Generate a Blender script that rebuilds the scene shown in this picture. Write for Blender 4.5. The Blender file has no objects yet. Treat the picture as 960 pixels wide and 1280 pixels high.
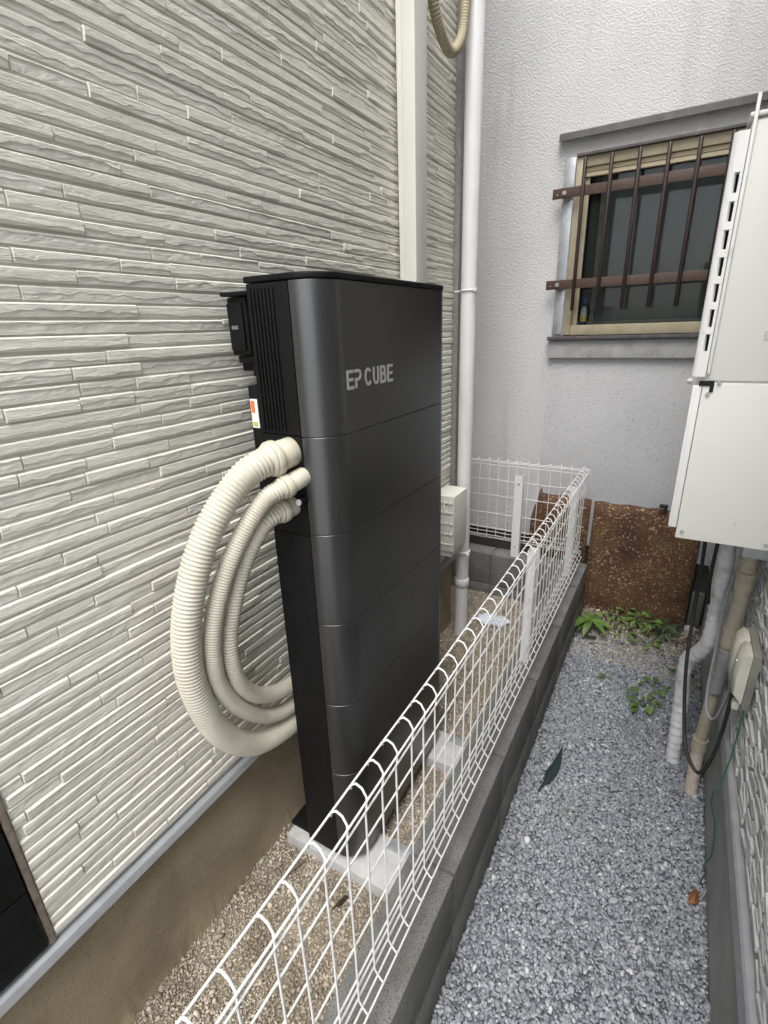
import bpy, bmesh, math, random
import numpy as np
from mathutils import Vector, Matrix, noise

random.seed(7); RNG = np.random.default_rng(7)
SC = bpy.context.scene
COL = SC.collection
R = math.radians

# ------------------------------------------------------------------ camera
FPX = 623.263
YAW, PITCH, ROLL = R(30.635), R(20.18), R(-1.915)
CAM = Vector((0, 0, 1.58))
fwd = Vector((-math.sin(YAW)*math.cos(PITCH), math.cos(YAW)*math.cos(PITCH), -math.sin(PITCH)))
rgt = Vector((math.cos(YAW), math.sin(YAW), 0)); upv = rgt.cross(fwd)
cr = math.cos(ROLL)*rgt + math.sin(ROLL)*upv
cu = -math.sin(ROLL)*rgt + math.cos(ROLL)*upv
cd = bpy.data.cameras.new('camera'); cam = bpy.data.objects.new('camera', cd); COL.objects.link(cam)
cam.matrix_world = Matrix(((cr.x, cu.x, -fwd.x, CAM.x), (cr.y, cu.y, -fwd.y, CAM.y), (cr.z, cu.z, -fwd.z, CAM.z), (0, 0, 0, 1)))
cd.sensor_fit = 'HORIZONTAL'; cd.sensor_width = 36; cd.lens = FPX*36/960
cd.clip_start = .02; cd.clip_end = 1000
SC.camera = cam

# ------------------------------------------------------------------ sky, sun, exposure
SUN_EL, SUN_AZ = R(64), R(171)          # azimuth clockwise from +Y
w = bpy.data.worlds.new('World'); SC.world = w; w.use_nodes = True
nt = w.node_tree; nt.nodes.clear()
sky = nt.nodes.new('ShaderNodeTexSky'); sky.sky_type = 'NISHITA'; sky.sun_disc = False
sky.sun_elevation = SUN_EL; sky.sun_rotation = SUN_AZ; sky.air_density = 1.0; sky.dust_density = 3.0; sky.ozone_density = 1.0
hsv = nt.nodes.new('ShaderNodeHueSaturation'); hsv.inputs['Saturation'].default_value = .30
bg = nt.nodes.new('ShaderNodeBackground'); bg.inputs['Strength'].default_value = .15
wo = nt.nodes.new('ShaderNodeOutputWorld')
nt.links.new(sky.outputs[0], hsv.inputs['Color']); nt.links.new(hsv.outputs[0], bg.inputs[0]); nt.links.new(bg.outputs[0], wo.inputs[0])
sl = bpy.data.lights.new('sun', 'SUN'); sl.energy = 1.2; sl.angle = R(40); sl.color = (1, .975, .94)
sun = bpy.data.objects.new('sun', sl); COL.objects.link(sun)
sd = Vector((math.sin(SUN_AZ)*math.cos(SUN_EL), math.cos(SUN_AZ)*math.cos(SUN_EL), math.sin(SUN_EL)))
sun.rotation_euler = sd.to_track_quat('Z', 'Y').to_euler(); sun.location = (0, -3, 8)
vs = SC.view_settings; vs.view_transform = 'Standard'; vs.look = 'None'; vs.exposure = 1.52; vs.gamma = 1.0
SC.cycles.use_denoising = True
SC.cycles.max_bounces = 8; SC.cycles.diffuse_bounces = 5; SC.cycles.transparent_max_bounces = 8

# ------------------------------------------------------------------ materials
MATS = {}
def nd(t, typ, **kw):
    n = t.nodes.new(typ)
    for k, v in kw.items():
        if hasattr(n, k): setattr(n, k, v)
    return n
def noise_tex(t, vec, scale, detail=4, rough=.55, dist=0.0):
    n = nd(t, 'ShaderNodeTexNoise'); n.inputs['Scale'].default_value = scale; n.inputs['Detail'].default_value = detail
    n.inputs['Roughness'].default_value = rough; n.inputs['Distortion'].default_value = dist
    t.links.new(vec, n.inputs['Vector']); return n.outputs['Fac']
def ramp(t, fac, stops):
    r = nd(t, 'ShaderNodeValToRGB'); e = r.color_ramp.elements
    while len(e) < len(stops): e.new(.5)
    for i, (p, c) in enumerate(stops):
        e[i].position = p; e[i].color = (c, c, c, 1) if isinstance(c, (int, float)) else (*c, 1)
    t.links.new(fac, r.inputs[0]); return r.outputs[0]
def mix(t, fac, a, b, mode='MIX'):
    m = nd(t, 'ShaderNodeMix', data_type='RGBA', blend_type=mode)
    def put(sock, v):
        if isinstance(v, (tuple, list)): sock.default_value = (*v, 1)
        elif isinstance(v, (int, float)): sock.default_value = v if sock.type == 'VALUE' else (v, v, v, 1)
        else: t.links.new(v, sock)
    put(m.inputs[0], fac); put(m.inputs[6], a); put(m.inputs[7], b); return m.outputs[2]
def mapping(t, vec, scale):
    m = nd(t, 'ShaderNodeMapping'); m.inputs['Scale'].default_value = scale; t.links.new(vec, m.inputs[0]); return m.outputs[0]
def bump(t, h, strength, dist, prev=None):
    b = nd(t, 'ShaderNodeBump'); b.inputs['Strength'].default_value = strength; b.inputs['Distance'].default_value = dist
    t.links.new(h, b.inputs['Height'])
    if prev is not None: t.links.new(prev, b.inputs['Normal'])
    return b.outputs[0]
def base(name):
    m = bpy.data.materials.new(name); m.use_nodes = True; t = m.node_tree
    p = t.nodes['Principled BSDF']
    g = nd(t, 'ShaderNodeNewGeometry')
    MATS[name] = m
    return m, t, p, g
def mat(name, a, b=None, scale=8, rough=.6, rough2=None, metal=0, bscale=0, bstr=.3, bdist=.001, spec=.5, island=0, objrand=0,
        stretch=(1, 1, 1), dirt=None, dirt_scale=2.5, dirt_lo=.5, dirt_hi=.75, speck=None, speck_scale=300, speck_t=.68):
    m, t, p, g = base(name)
    vec = mapping(t, g.outputs['Position'], stretch)
    b = b or tuple(c*.8 for c in a)
    col = mix(t, ramp(t, noise_tex(t, vec, scale), [(.35, 0.0), (.65, 1.0)]), a, b)
    if dirt: col = mix(t, ramp(t, noise_tex(t, vec, dirt_scale, 6, .65), [(dirt_lo, 0.0), (dirt_hi, .85)]), col, dirt)
    if speck: col = mix(t, ramp(t, noise_tex(t, vec, speck_scale, 2), [(speck_t, 0.0), (speck_t+.04, 1.0)]), col, speck)
    if island or objrand:
        if island: fac = g.outputs['Random Per Island']; amt = island
        else: fac = nd(t, 'ShaderNodeObjectInfo').outputs['Random']; amt = objrand
        col = mix(t, 1.0, col, ramp(t, fac, [(0, 1-amt), (1, 1+amt)]), 'MULTIPLY')
    t.links.new(col, p.inputs['Base Color'])
    p.inputs['Metallic'].default_value = metal; p.inputs['Specular IOR Level'].default_value = spec
    if rough2 is None: p.inputs['Roughness'].default_value = rough
    else: t.links.new(ramp(t, noise_tex(t, vec, scale*2.3), [(.3, rough), (.7, rough2)]), p.inputs['Roughness'])
    if bscale: t.links.new(bump(t, noise_tex(t, vec, bscale, 5, .6), bstr, bdist), p.inputs['Normal'])
    return m

def siding_mat(name, island):
    m, t, p, g = base(name); P = g.outputs['Position']
    st = mapping(t, P, (1, .25, 1))
    col = mix(t, ramp(t, noise_tex(t, st, 30), [(.35, 0.0), (.65, 1.0)]), (.76, .738, .662), (.715, .693, .617))
    col = mix(t, ramp(t, noise_tex(t, P, 5, 6, .65), [(.52, 0.0), (.85, .85)]), col, (.62, .598, .52))
    col = mix(t, ramp(t, noise_tex(t, mapping(t, P, (1, 1, .12)), 9, 5, .7), [(.58, 0.0), (.8, .4)]), col, (.55, .525, .455))
    rnd = g.outputs['Random Per Island'] if island else nd(t, 'ShaderNodeObjectInfo').outputs['Random']
    col = mix(t, 1.0, col, ramp(t, rnd, [(0, .96), (1, 1.03)]), 'MULTIPLY')
    t.links.new(col, p.inputs['Base Color']); p.inputs['Roughness'].default_value = .78
    # crevices: thin dark lines where a stretched noise crosses its middle
    b = None
    for sc, stx, strength, dist in ((24, .14, .13, .004), (70, .20, .20, .003)):
        n = noise_tex(t, mapping(t, P, (1, stx, 1)), sc, 3, .6, .6)
        cre = ramp(t, n, [(.44, 1.0), (.49, .0), (.51, .0), (.56, 1.0)])
        b = bump(t, cre, strength, dist, b)
    b = bump(t, noise_tex(t, mapping(t, P, (1, .35, 1)), 150, 6, .7), .45, .003, b)
    t.links.new(b, p.inputs['Normal'])
siding_mat('siding', False); siding_mat('siding_stuff', True)
mat('siding_groove', (.60, .582, .52), (.56, .542, .482), 40, .85)
mat('dark_siding', (.005, .0055, .0065), (.009, .0095, .011), 60, .6, spec=.2, bscale=150, bstr=.5, bdist=.002, stretch=(1, .2, 1))
mat('sealant', (.30, .25, .20), (.20, .165, .13), 60, .7, bscale=90, bstr=.3)
mat('corner_grey', (.33, .33, .32), (.26, .26, .25), 60, .8, bscale=160, bstr=.9, bdist=.004)
mat('flash_alu', (.36, .37, .385), (.31, .32, .335), 20, .4, .5, metal=.35)
mat('flash_grey', (.30, .30, .31), (.25, .25, .26), 20, .42, .55, metal=.1)
mat('mortar_brown', (.32, .265, .175), (.25, .205, .13), 7, .75, bscale=110, bstr=.55, bdist=.004, dirt=(.19, .155, .10), dirt_scale=3.5, speck=(.15, .12, .075), speck_scale=130, speck_t=.66)
mat('foundation_grey', (.31, .315, .30), (.25, .255, .24), 7, .85, bscale=120, bstr=.35, bdist=.003, dirt=(.19, .19, .165), dirt_scale=5)
mat('foundation_dark', (.055, .052, .046), (.08, .075, .065), 9, .9, bscale=90, bstr=.4, bdist=.003)
mat('block', (.19, .19, .18), (.15, .15, .14), 14, .92, bscale=230, bstr=.9, bdist=.004, objrand=.10, dirt=(.095, .097, .08), dirt_scale=9, dirt_lo=.45, dirt_hi=.75, speck=(.075, .075, .068), speck_scale=260, speck_t=.57)
mat('block_mortar', (.11, .11, .105), (.08, .08, .075), 30, .95)
mat('pad', (.46, .46, .45), (.40, .40, .39), 25, .85, bscale=300, bstr=.4, bdist=.002, speck=(.28, .28, .27), speck_scale=260, speck_t=.68)
mat('sand_base', (.26, .215, .155), (.19, .155, .11), 18, .95, bscale=160, bstr=.8, bdist=.006)
mat('sand_grain', (.43, .38, .305), (.33, .29, .225), 9, .9, island=.42, dirt=(.20, .155, .10), dirt_scale=7)
mat('gravel_base', (.22, .235, .26), (.17, .18, .20), 90, .95, bscale=180, bstr=1, bdist=.008)
mat('bounce_road', (.36, .36, .35), (.31, .31, .30), 3, .9, bscale=80, bstr=.3)
mat('soil', (.17, .14, .105), (.11, .09, .07), 30, .95, bscale=140, bstr=.9, bdist=.006)
mat('shell', (.135, .136, .138), (.127, .128, .130), 4, .30, .37, metal=.92, bscale=900, bstr=.05, bdist=.0005, spec=.5)
mat('black', (.0045, .0045, .005), (.007, .007, .0075), 30, .5, .6, bscale=700, bstr=.1, spec=.2)
mat('black_rubber', (.012, .012, .013), (.018, .018, .018), 60, .5, bscale=300, bstr=.1)
mat('letter', (.52, .52, .515), (.49, .49, .485), 30, .4, metal=.4)
mat('hose', (.58, .55, .455), (.53, .50, .41), 14, .48, .6, dirt=(.42, .385, .29), dirt_scale=9, dirt_lo=.5, dirt_hi=.85)
mat('hose_old', (.40, .345, .235), (.34, .295, .20), 14, .6, dirt=(.27, .23, .16), dirt_scale=9)
mat('fitting', (.60, .565, .45), (.56, .525, .415), 14, .42)
mat('white_plastic', (.72, .72, .70), (.68, .68, .66), 10, .4, dirt=(.55, .54, .50), dirt_scale=4, dirt_lo=.6, dirt_hi=.9)
mat('cream_plastic', (.69, .685, .62), (.66, .655, .59), 6, .42)
mat('white_pipe', (.73, .73, .72), (.69, .69, .68), 5, .35, .45, dirt=(.58, .565, .52), dirt_scale=3.5, dirt_lo=.55, dirt_hi=.9)
mat('fence_white', (.78, .78, .77), (.74, .74, .73), 30, .38, dirt=(.55, .53, .48), dirt_scale=28, dirt_lo=.62, dirt_hi=.85)
mat('galv', (.52, .54, .56), (.42, .44, .46), 26, .36, .55, metal=.7, dirt=(.36, .35, .33), dirt_scale=12)
mat('bronze', (.40, .345, .235), (.36, .31, .21), 8, .5, metal=.1, dirt=(.25, .21, .14), dirt_scale=14)
mat('blind', (.70, .60, .41), (.66, .56, .38), 10, .5)
mat('brown_metal', (.065, .040, .031), (.085, .050, .038), 14, .45, metal=.1, dirt=(.15, .085, .06), dirt_scale=25, dirt_lo=.55)
mat('brown_bar', (.032, .022, .018), (.042, .028, .022), 18, .4, metal=.1)
mat('hood', (.085, .075, .072), (.06, .054, .052), 12, .6, dirt=(.14, .125, .115), dirt_scale=16)
mat('sill_plaster', (.42, .42, .425), (.36, .36, .365), 9, .85, bscale=60, bstr=.3, bdist=.003, dirt=(.22, .22, .215), dirt_scale=11, dirt_lo=.48, dirt_hi=.72)
mat('ac_white', (.72, .712, .662), (.70, .692, .642), 4, .42, bscale=40, bstr=.03, speck=(.42, .41, .38), speck_scale=70, speck_t=.74)
mat('ac_edge', (.78, .78, .76), (.75, .75, .73), 6, .38, dirt=(.50, .49, .45), dirt_scale=14, dirt_lo=.6)
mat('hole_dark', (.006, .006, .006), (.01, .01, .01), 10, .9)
mat('worn_sticker', (.42, .42, .40), (.62, .615, .59), 160, .6)
mat('tape_white', (.76, .75, .745), (.70, .69, .69), 30, .62, dirt=(.33, .31, .30), dirt_scale=16, dirt_lo=.45, dirt_hi=.75)
mat('tape_pink', (.60, .52, .45), (.54, .46, .39), 30, .6, dirt=(.42, .35, .28), dirt_scale=15)
mat('tan_pipe', (.42, .375, .29), (.37, .33, .25), 14, .5, dirt=(.27, .23, .17), dirt_scale=22, dirt_lo=.5)
mat('tape_grey', (.29, .29, .285), (.22, .22, .215), 30, .45)
mat('cable_grey', (.26, .265, .27), (.22, .225, .23), 30, .5)
mat('green_wire', (.018, .12, .07), (.014, .095, .055), 30, .45)
mat('outlet', (.52, .505, .43), (.48, .465, .39), 10, .42, dirt=(.36, .34, .28), dirt_scale=16)
mat('outlet_base', (.20, .19, .165), (.16, .15, .13), 20, .6)
mat('bright_steel', (.6, .6, .6), (.5, .5, .5), 20, .3, metal=.9)
mat('siding_r', (.48, .485, .475), (.42, .425, .415), 40, .7, bscale=150, bstr=.5, bdist=.002, island=.12)
mat('siding_r_groove', (.30, .305, .30), (.26, .265, .26), 40, .85)
mat('leaf', (.115, .20, .035), (.07, .145, .025), 40, .5, objrand=.25, bscale=150, bstr=.2)
mat('leaf_dark', (.03, .085, .03), (.022, .065, .024), 40, .5, objrand=.25)
mat('stem', (.07, .11, .035), (.06, .08, .03), 40, .6)
mat('leaf_dead', (.035, .026, .018), (.05, .035, .022), 40, .7)
mat('leaf_brown', (.26, .10, .035), (.20, .075, .028), 40, .6)
mat('weed_sheet', (.012, .030, .028), (.016, .022, .022), 120, .5, bscale=500, bstr=.3)
mat('twig', (.17, .12, .08), (.12, .085, .055), 60, .85)
mat('bag', (.50, .55, .62), (.60, .64, .70), 40, .25, bscale=60, bstr=.4)
mat('paper', (.80, .80, .78), (.77, .77, .75), 10, .5)
mat('orange', (.72, .20, .04), (.70, .19, .04), 10, .5)
mat('green_mark', (.45, .55, .10), (.43, .53, .10), 10, .5)
mat('label_grey', (.16, .16, .16), (.12, .12, .12), 200, .5)
mat('inner_sash', (.082, .089, .087), (.072, .079, .077), 4, .45)
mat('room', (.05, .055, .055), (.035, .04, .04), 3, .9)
mat('bottle_blue', (.02, .035, .16), (.02, .03, .13), 20, .4)
mat('bottle_white', (.62, .62, .62), (.58, .58, .58), 20, .4)
mat('bottle_yellow', (.62, .50, .08), (.6, .48, .08), 20, .4)

def stucco():
    m, t, p, g = base('stucco'); P = g.outputs['Position']
    big = ramp(t, noise_tex(t, P, 1.6, 5, .6), [(.38, 0.0), (.7, 1.0)])
    col = mix(t, big, (.575, .575, .572), (.515, .515, .512))
    streak = ramp(t, noise_tex(t, mapping(t, P, (9, 9, .8)), 1.3, 5, .6), [(.52, 0.0), (.78, .65)])
    col = mix(t, streak, col, (.385, .378, .36))
    col = mix(t, ramp(t, noise_tex(t, P, 150, 3), [(.66, 0.0), (.72, .55)]), col, (.33, .33, .33))
    t.links.new(col, p.inputs['Base Color']); p.inputs['Roughness'].default_value = .88
    v = nd(t, 'ShaderNodeTexVoronoi', feature='SMOOTH_F1'); v.inputs['Scale'].default_value = 110; v.inputs['Smoothness'].default_value = .6
    t.links.new(mapping(t, P, (1, 1, 1.25)), v.inputs['Vector'])
    b1 = bump(t, v.outputs['Distance'], .42, .005)
    t.links.new(bump(t, noise_tex(t, P, 260, 4, .6), .55, .003, b1), p.inputs['Normal'])
stucco()
def stucco_low():
    m, t, p, g = base('stucco_worn'); P = g.outputs['Position']
    col = mix(t, ramp(t, noise_tex(t, P, 2.4, 5, .6), [(.38, 0.0), (.7, 1.0)]), (.53, .531, .54), (.465, .466, .474))
    col = mix(t, ramp(t, noise_tex(t, P, 95, 4, .65), [(.58, 0.0), (.68, .7)]), col, (.27, .27, .28))
    t.links.new(col, p.inputs['Base Color']); p.inputs['Roughness'].default_value = .9
    t.links.new(bump(t, noise_tex(t, P, 130, 5, .65), .8, .006), p.inputs['Normal'])
stucco_low()
def rust():
    m, t, p, g = base('rust'); P = g.outputs['Position']
    n1 = noise_tex(t, P, 4.5, 6, .65, .4)
    col = ramp(t, n1, [(.30, (.030, .014, .009)), (.44, (.080, .033, .014)), (.55, (.112, .052, .021)), (.68, (.122, .078, .031))])
    col = mix(t, ramp(t, noise_tex(t, P, 60, 5, .7), [(.45, 0.0), (.7, .6)]), col, (.045, .020, .012))
    # flakes of old paint left on the sheet: short crossed shards
    for i, (sc, rot) in enumerate((((50, 50, 120), .5), ((55, 55, 130), -.6), ((105, 105, 60), .1))):
        mp = nd(t, 'ShaderNodeMapping'); mp.inputs['Rotation'].default_value = (0, rot, 0); mp.inputs['Scale'].default_value = sc; mp.inputs['Location'].default_value = (i*7.3, 0, i*3.1)
        t.links.new(P, mp.inputs[0])
        f = ramp(t, noise_tex(t, mp.outputs[0], 1.0, 2, .5), [(.625, 0.0), (.65, 1.0)])
        mask = ramp(t, noise_tex(t, P, 7 + i*2, 3), [(.38, 0.0), (.56, 1.0)])
        f2 = nd(t, 'ShaderNodeMath', operation='MULTIPLY'); t.links.new(f, f2.inputs[0]); t.links.new(mask, f2.inputs[1])
        col = mix(t, f2.outputs[0], col, ((.36, .25, .14), (.27, .16, .08), (.42, .32, .20))[i])
    t.links.new(col, p.inputs['Base Color']); p.inputs['Roughness'].default_value = .8
    t.links.new(bump(t, noise_tex(t, P, 120, 6, .7), .5, .003), p.inputs['Normal'])
rust()
def gravel_mat():
    m, t, p, g = base('gravel'); P = g.outputs['Position']
    rnd = g.outputs['Random Per Island']
    col = ramp(t, rnd, [(0, (.19, .205, .23)), (.35, (.26, .28, .31)), (.75, (.34, .36, .39)), (.95, (.44, .455, .475)), (1.0, (.68, .68, .67))])
    col = mix(t, ramp(t, noise_tex(t, P, 5, 4), [(.5, 0.0), (.75, .35)]), col, (.20, .18, .145))
    col = mix(t, ramp(t, noise_tex(t, P, 250, 3), [(.4, 0.0), (.7, .3)]), col, (.12, .125, .135))
    t.links.new(col, p.inputs['Base Color']); p.inputs['Roughness'].default_value = .72
    t.links.new(bump(t, noise_tex(t, P, 500, 3), .3, .001), p.inputs['Normal'])
gravel_mat()
def glass_mat():
    m, t, p, g = base('window_glass')
    t.nodes.remove(p); out = [n for n in t.nodes if n.type == 'OUTPUT_MATERIAL'][0]
    tr = nd(t, 'ShaderNodeBsdfTransparent'); tr.inputs[0].default_value = (.84, .87, .86, 1)
    gl = nd(t, 'ShaderNodeBsdfGlossy'); gl.inputs['Roughness'].default_value = .03; gl.inputs[0].default_value = (.9, .9, .9, 1)
    fr = nd(t, 'ShaderNodeFresnel'); fr.inputs[0].default_value = 1.28
    mx = nd(t, 'ShaderNodeMixShader'); t.links.new(fr.outputs[0], mx.inputs[0]); t.links.new(tr.outputs[0], mx.inputs[1]); t.links.new(gl.outputs[0], mx.inputs[2])
    t.links.new(mx.outputs[0], out.inputs[0])
glass_mat()
M = MATS

# ------------------------------------------------------------------ mesh helpers
def link(name, me, m, parent=None, smooth=False):
    o = bpy.data.objects.new(name, me); COL.objects.link(o)
    if m: me.materials.append(M[m])
    if smooth: me.polygons.foreach_set('use_smooth', [True]*len(me.polygons))
    if parent: o.parent = parent
    return o
def mk(name, v, f, m, parent=None, smooth=False):
    me = bpy.data.meshes.new(name); me.from_pydata([tuple(x) for x in v], [], [tuple(x) for x in f]); me.update()
    return link(name, me, m, parent, smooth)
def thing(name, label, cat, loc=(0, 0, 0), group=None, kind=None, rotz=0):
    o = bpy.data.objects.new(name, None); COL.objects.link(o); o.location = loc; o.rotation_euler.z = rotz; o.empty_display_size = .05
    return tag(o, label, cat, group, kind)
def tag(o, label, cat=None, group=None, kind=None):
    o['label'] = label
    if cat: o['category'] = cat
    if group: o['group'] = group
    if kind: o['kind'] = kind
    return o
def par(o, p):
    """child keeps world place although parent is an Empty with only a translation / z-rotation"""
    o.parent = p; return o
class BM:
    """collects shapes for ONE mesh object, coordinates in world; build() makes them local to the parent"""
    def __init__(s): s.b = bmesh.new()
    def box(s, x0, x1, y0, y1, z0, z1, bev=0, seg=2):
        r = bmesh.ops.create_cube(s.b, size=1.0); vs = r['verts']
        for v in vs: v.co = Vector(((x0+x1)/2+v.co.x*(x1-x0), (y0+y1)/2+v.co.y*(y1-y0), (z0+z1)/2+v.co.z*(z1-z0)))
        if bev:
            es = list({e for v in vs for e in v.link_edges})
            bmesh.ops.bevel(s.b, geom=es, offset=bev, segments=seg, profile=.6, affect='EDGES')
        return s
    def cyl(s, c, r, h, axis='Z', n=16, r2=None, rot=None):
        q = {'Z': Matrix(), 'X': Matrix.Rotation(R(90), 4, 'Y'), 'Y': Matrix.Rotation(R(-90), 4, 'X')}[axis]
        if rot: q = rot
        bmesh.ops.create_cone(s.b, cap_ends=True, segments=n, radius1=r, radius2=r if r2 is None else r2, depth=h, matrix=Matrix.Translation(c) @ q)
        return s
    def poly(s, v, f):
        vv = [s.b.verts.new(x) for x in v]
        for q in f:
            try: s.b.faces.new([vv[i] for i in q])
            except ValueError: pass
        return s
    def build(s, name, m, parent=None, smooth=None):
        bmesh.ops.recalc_face_normals(s.b, faces=s.b.faces)
        me = bpy.data.meshes.new(name); s.b.to_mesh(me); s.b.free()
        o = link(name, me, m)
        if parent is not None:
            o.parent = parent
            me.transform(parent_inv(parent))
        if smooth:
            me.polygons.foreach_set('use_smooth', [True]*len(me.polygons))
            me.set_sharp_from_angle(angle=R(smooth))
        return o
def parent_inv(p):
    m = Matrix.Identity(4); q = p
    while q is not None:
        m = Matrix.Translation(q.location) @ Matrix.Rotation(q.rotation_euler.z, 4, 'Z') @ m; q = q.parent
    return m.inverted()
def box(name, x0, x1, y0, y1, z0, z1, m, parent=None, bev=0, smooth=None):
    return BM().box(x0, x1, y0, y1, z0, z1, bev).build(name, m, parent, smooth or (35 if bev else None))
def catmull(pts, step):
    P = [Vector(p) for p in pts]; P = [2*P[0]-P[1]] + P + [2*P[-1]-P[-2]]; out = []
    for i in range(1, len(P)-2):
        a, b, c, d = P[i-1:i+3]; n = max(2, int((c-b).length/step*1.0))
        for k in range(n):
            t = k/n
            out.append(.5*((2*b)+(c-a)*t+(2*a-5*b+4*c-d)*t*t+(3*b-a-3*c+d)*t**3))
    out.append(P[-2]); return out
def resample(pts, step):
    L = [0]
    for i in range(1, len(pts)): L.append(L[-1]+(pts[i]-pts[i-1]).length)
    n = max(2, int(L[-1]/step)); out = []; j = 0
    for k in range(n+1):
        s = L[-1]*k/n
        while j < len(L)-2 and L[j+1] < s: j += 1
        t = (s-L[j])/max(1e-9, L[j+1]-L[j]); out.append(pts[j].lerp(pts[j+1], min(1, max(0, t))))
    return out, L[-1]
def sweep(pts, rad, n=10, caps=True):
    """tube along points; rad is a number or f(i, arc length)"""
    v, f = [], []; T = []
    for i in range(len(pts)):
        T.append((pts[min(i+1, len(pts)-1)]-pts[max(i-1, 0)]).normalized())
    a = T[0].orthogonal().normalized(); s = 0
    for i, p in enumerate(pts):
        if i:
            s += (p-pts[i-1]).length
            a = (a - T[i]*a.dot(T[i])).normalized()
        b = T[i].cross(a); r = rad(i, s) if callable(rad) else rad
        for k in range(n):
            an = 2*math.pi*k/n; v.append(p+(a*math.cos(an)+b*math.sin(an))*r)
    for i in range(len(pts)-1):
        for k in range(n):
            f.append((i*n+k, i*n+(k+1) % n, (i+1)*n+(k+1) % n, (i+1)*n+k))
    if caps:
        f.append(tuple(range(n))[::-1]); f.append(tuple((len(pts)-1)*n+k for k in range(n)))
    return v, f
def tube(name, pts, r, m, parent=None, n=10, step=.01, curve=True):
    P = catmull(pts, step) if curve else [Vector(p) for p in pts]
    v, f = sweep(P, r, n)
    if parent is not None:
        mi = parent_inv(parent); v = [mi @ Vector(x) for x in v]
    o = mk(name, v, f, m, parent, True); o.data.set_sharp_from_angle(angle=R(60)); return o
def extrude_profile(name, prof, z0, z1, m, parent=None, smooth=None):
    """closed (x, y) outline swept up from z0 to z1"""
    n = len(prof); v = [(x, y, z0) for x, y in prof]+[(x, y, z1) for x, y in prof]
    f = [tuple(range(n))[::-1], tuple(range(n, 2*n))]+[(i, (i+1) % n, n+(i+1) % n, n+i) for i in range(n)]
    return BM().poly(v, f).build(name, m, parent, smooth)

# ------------------------------------------------------------------ setting: ground
g = mk('ground', [(-150, -150, -.06), (150, -150, -.06), (150, 150, -.06), (-150, 150, -.06)], [(0, 1, 2, 3)], 'soil')
tag(g, 'bare brown soil under the whole passage', kind='structure')
rd = mk('bounce_road', [(-60, -40, -.02), (60, -40, -.02), (60, -1.21, -.02), (-60, -1.21, -.02)], [(0, 1, 2, 3)], 'bounce_road')  # unseen pale plane behind the camera, added to bounce light into the passage
tag(rd, 'unseen pale concrete lane outside the passage mouth, added to bounce light in', kind='structure')
def sheet(name, x0, x1, y0, y1, z, amp, step, m, label):
    nx, ny = int((x1-x0)/step)+1, int((y1-y0)/step)+1; v, f = [], []
    for j in range(ny):
        for i in range(nx):
            x, y = x0+(x1-x0)*i/(nx-1), y0+(y1-y0)*j/(ny-1)
            v.append((x, y, z+amp*noise.noise(Vector((x*7, y*7, z)))+amp*.5*noise.noise(Vector((x*21, y*21, z+3)))))
    for j in range(ny-1):
        for i in range(nx-1): f.append((j*nx+i, j*nx+i+1, (j+1)*nx+i+1, (j+1)*nx+i))
    return tag(mk(name, v, f, m, None, True), label, kind='structure')
sheet('gravel_bed', -.305, .30, -1.2, 2.5, -.008, .006, .02, 'gravel_base', 'dark bedding of the gravel path')
sheet('soil_strip', -.31, .30, 2.46, 2.90, -.004, .008, .02, 'soil', 'bare soil with weeds at the end of the path')
sheet('sand_bed', -1.6, -.415, -1.2, 2.57, .071, .005, .02, 'sand_base', 'coarse sand bed between house and block wall')

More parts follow.
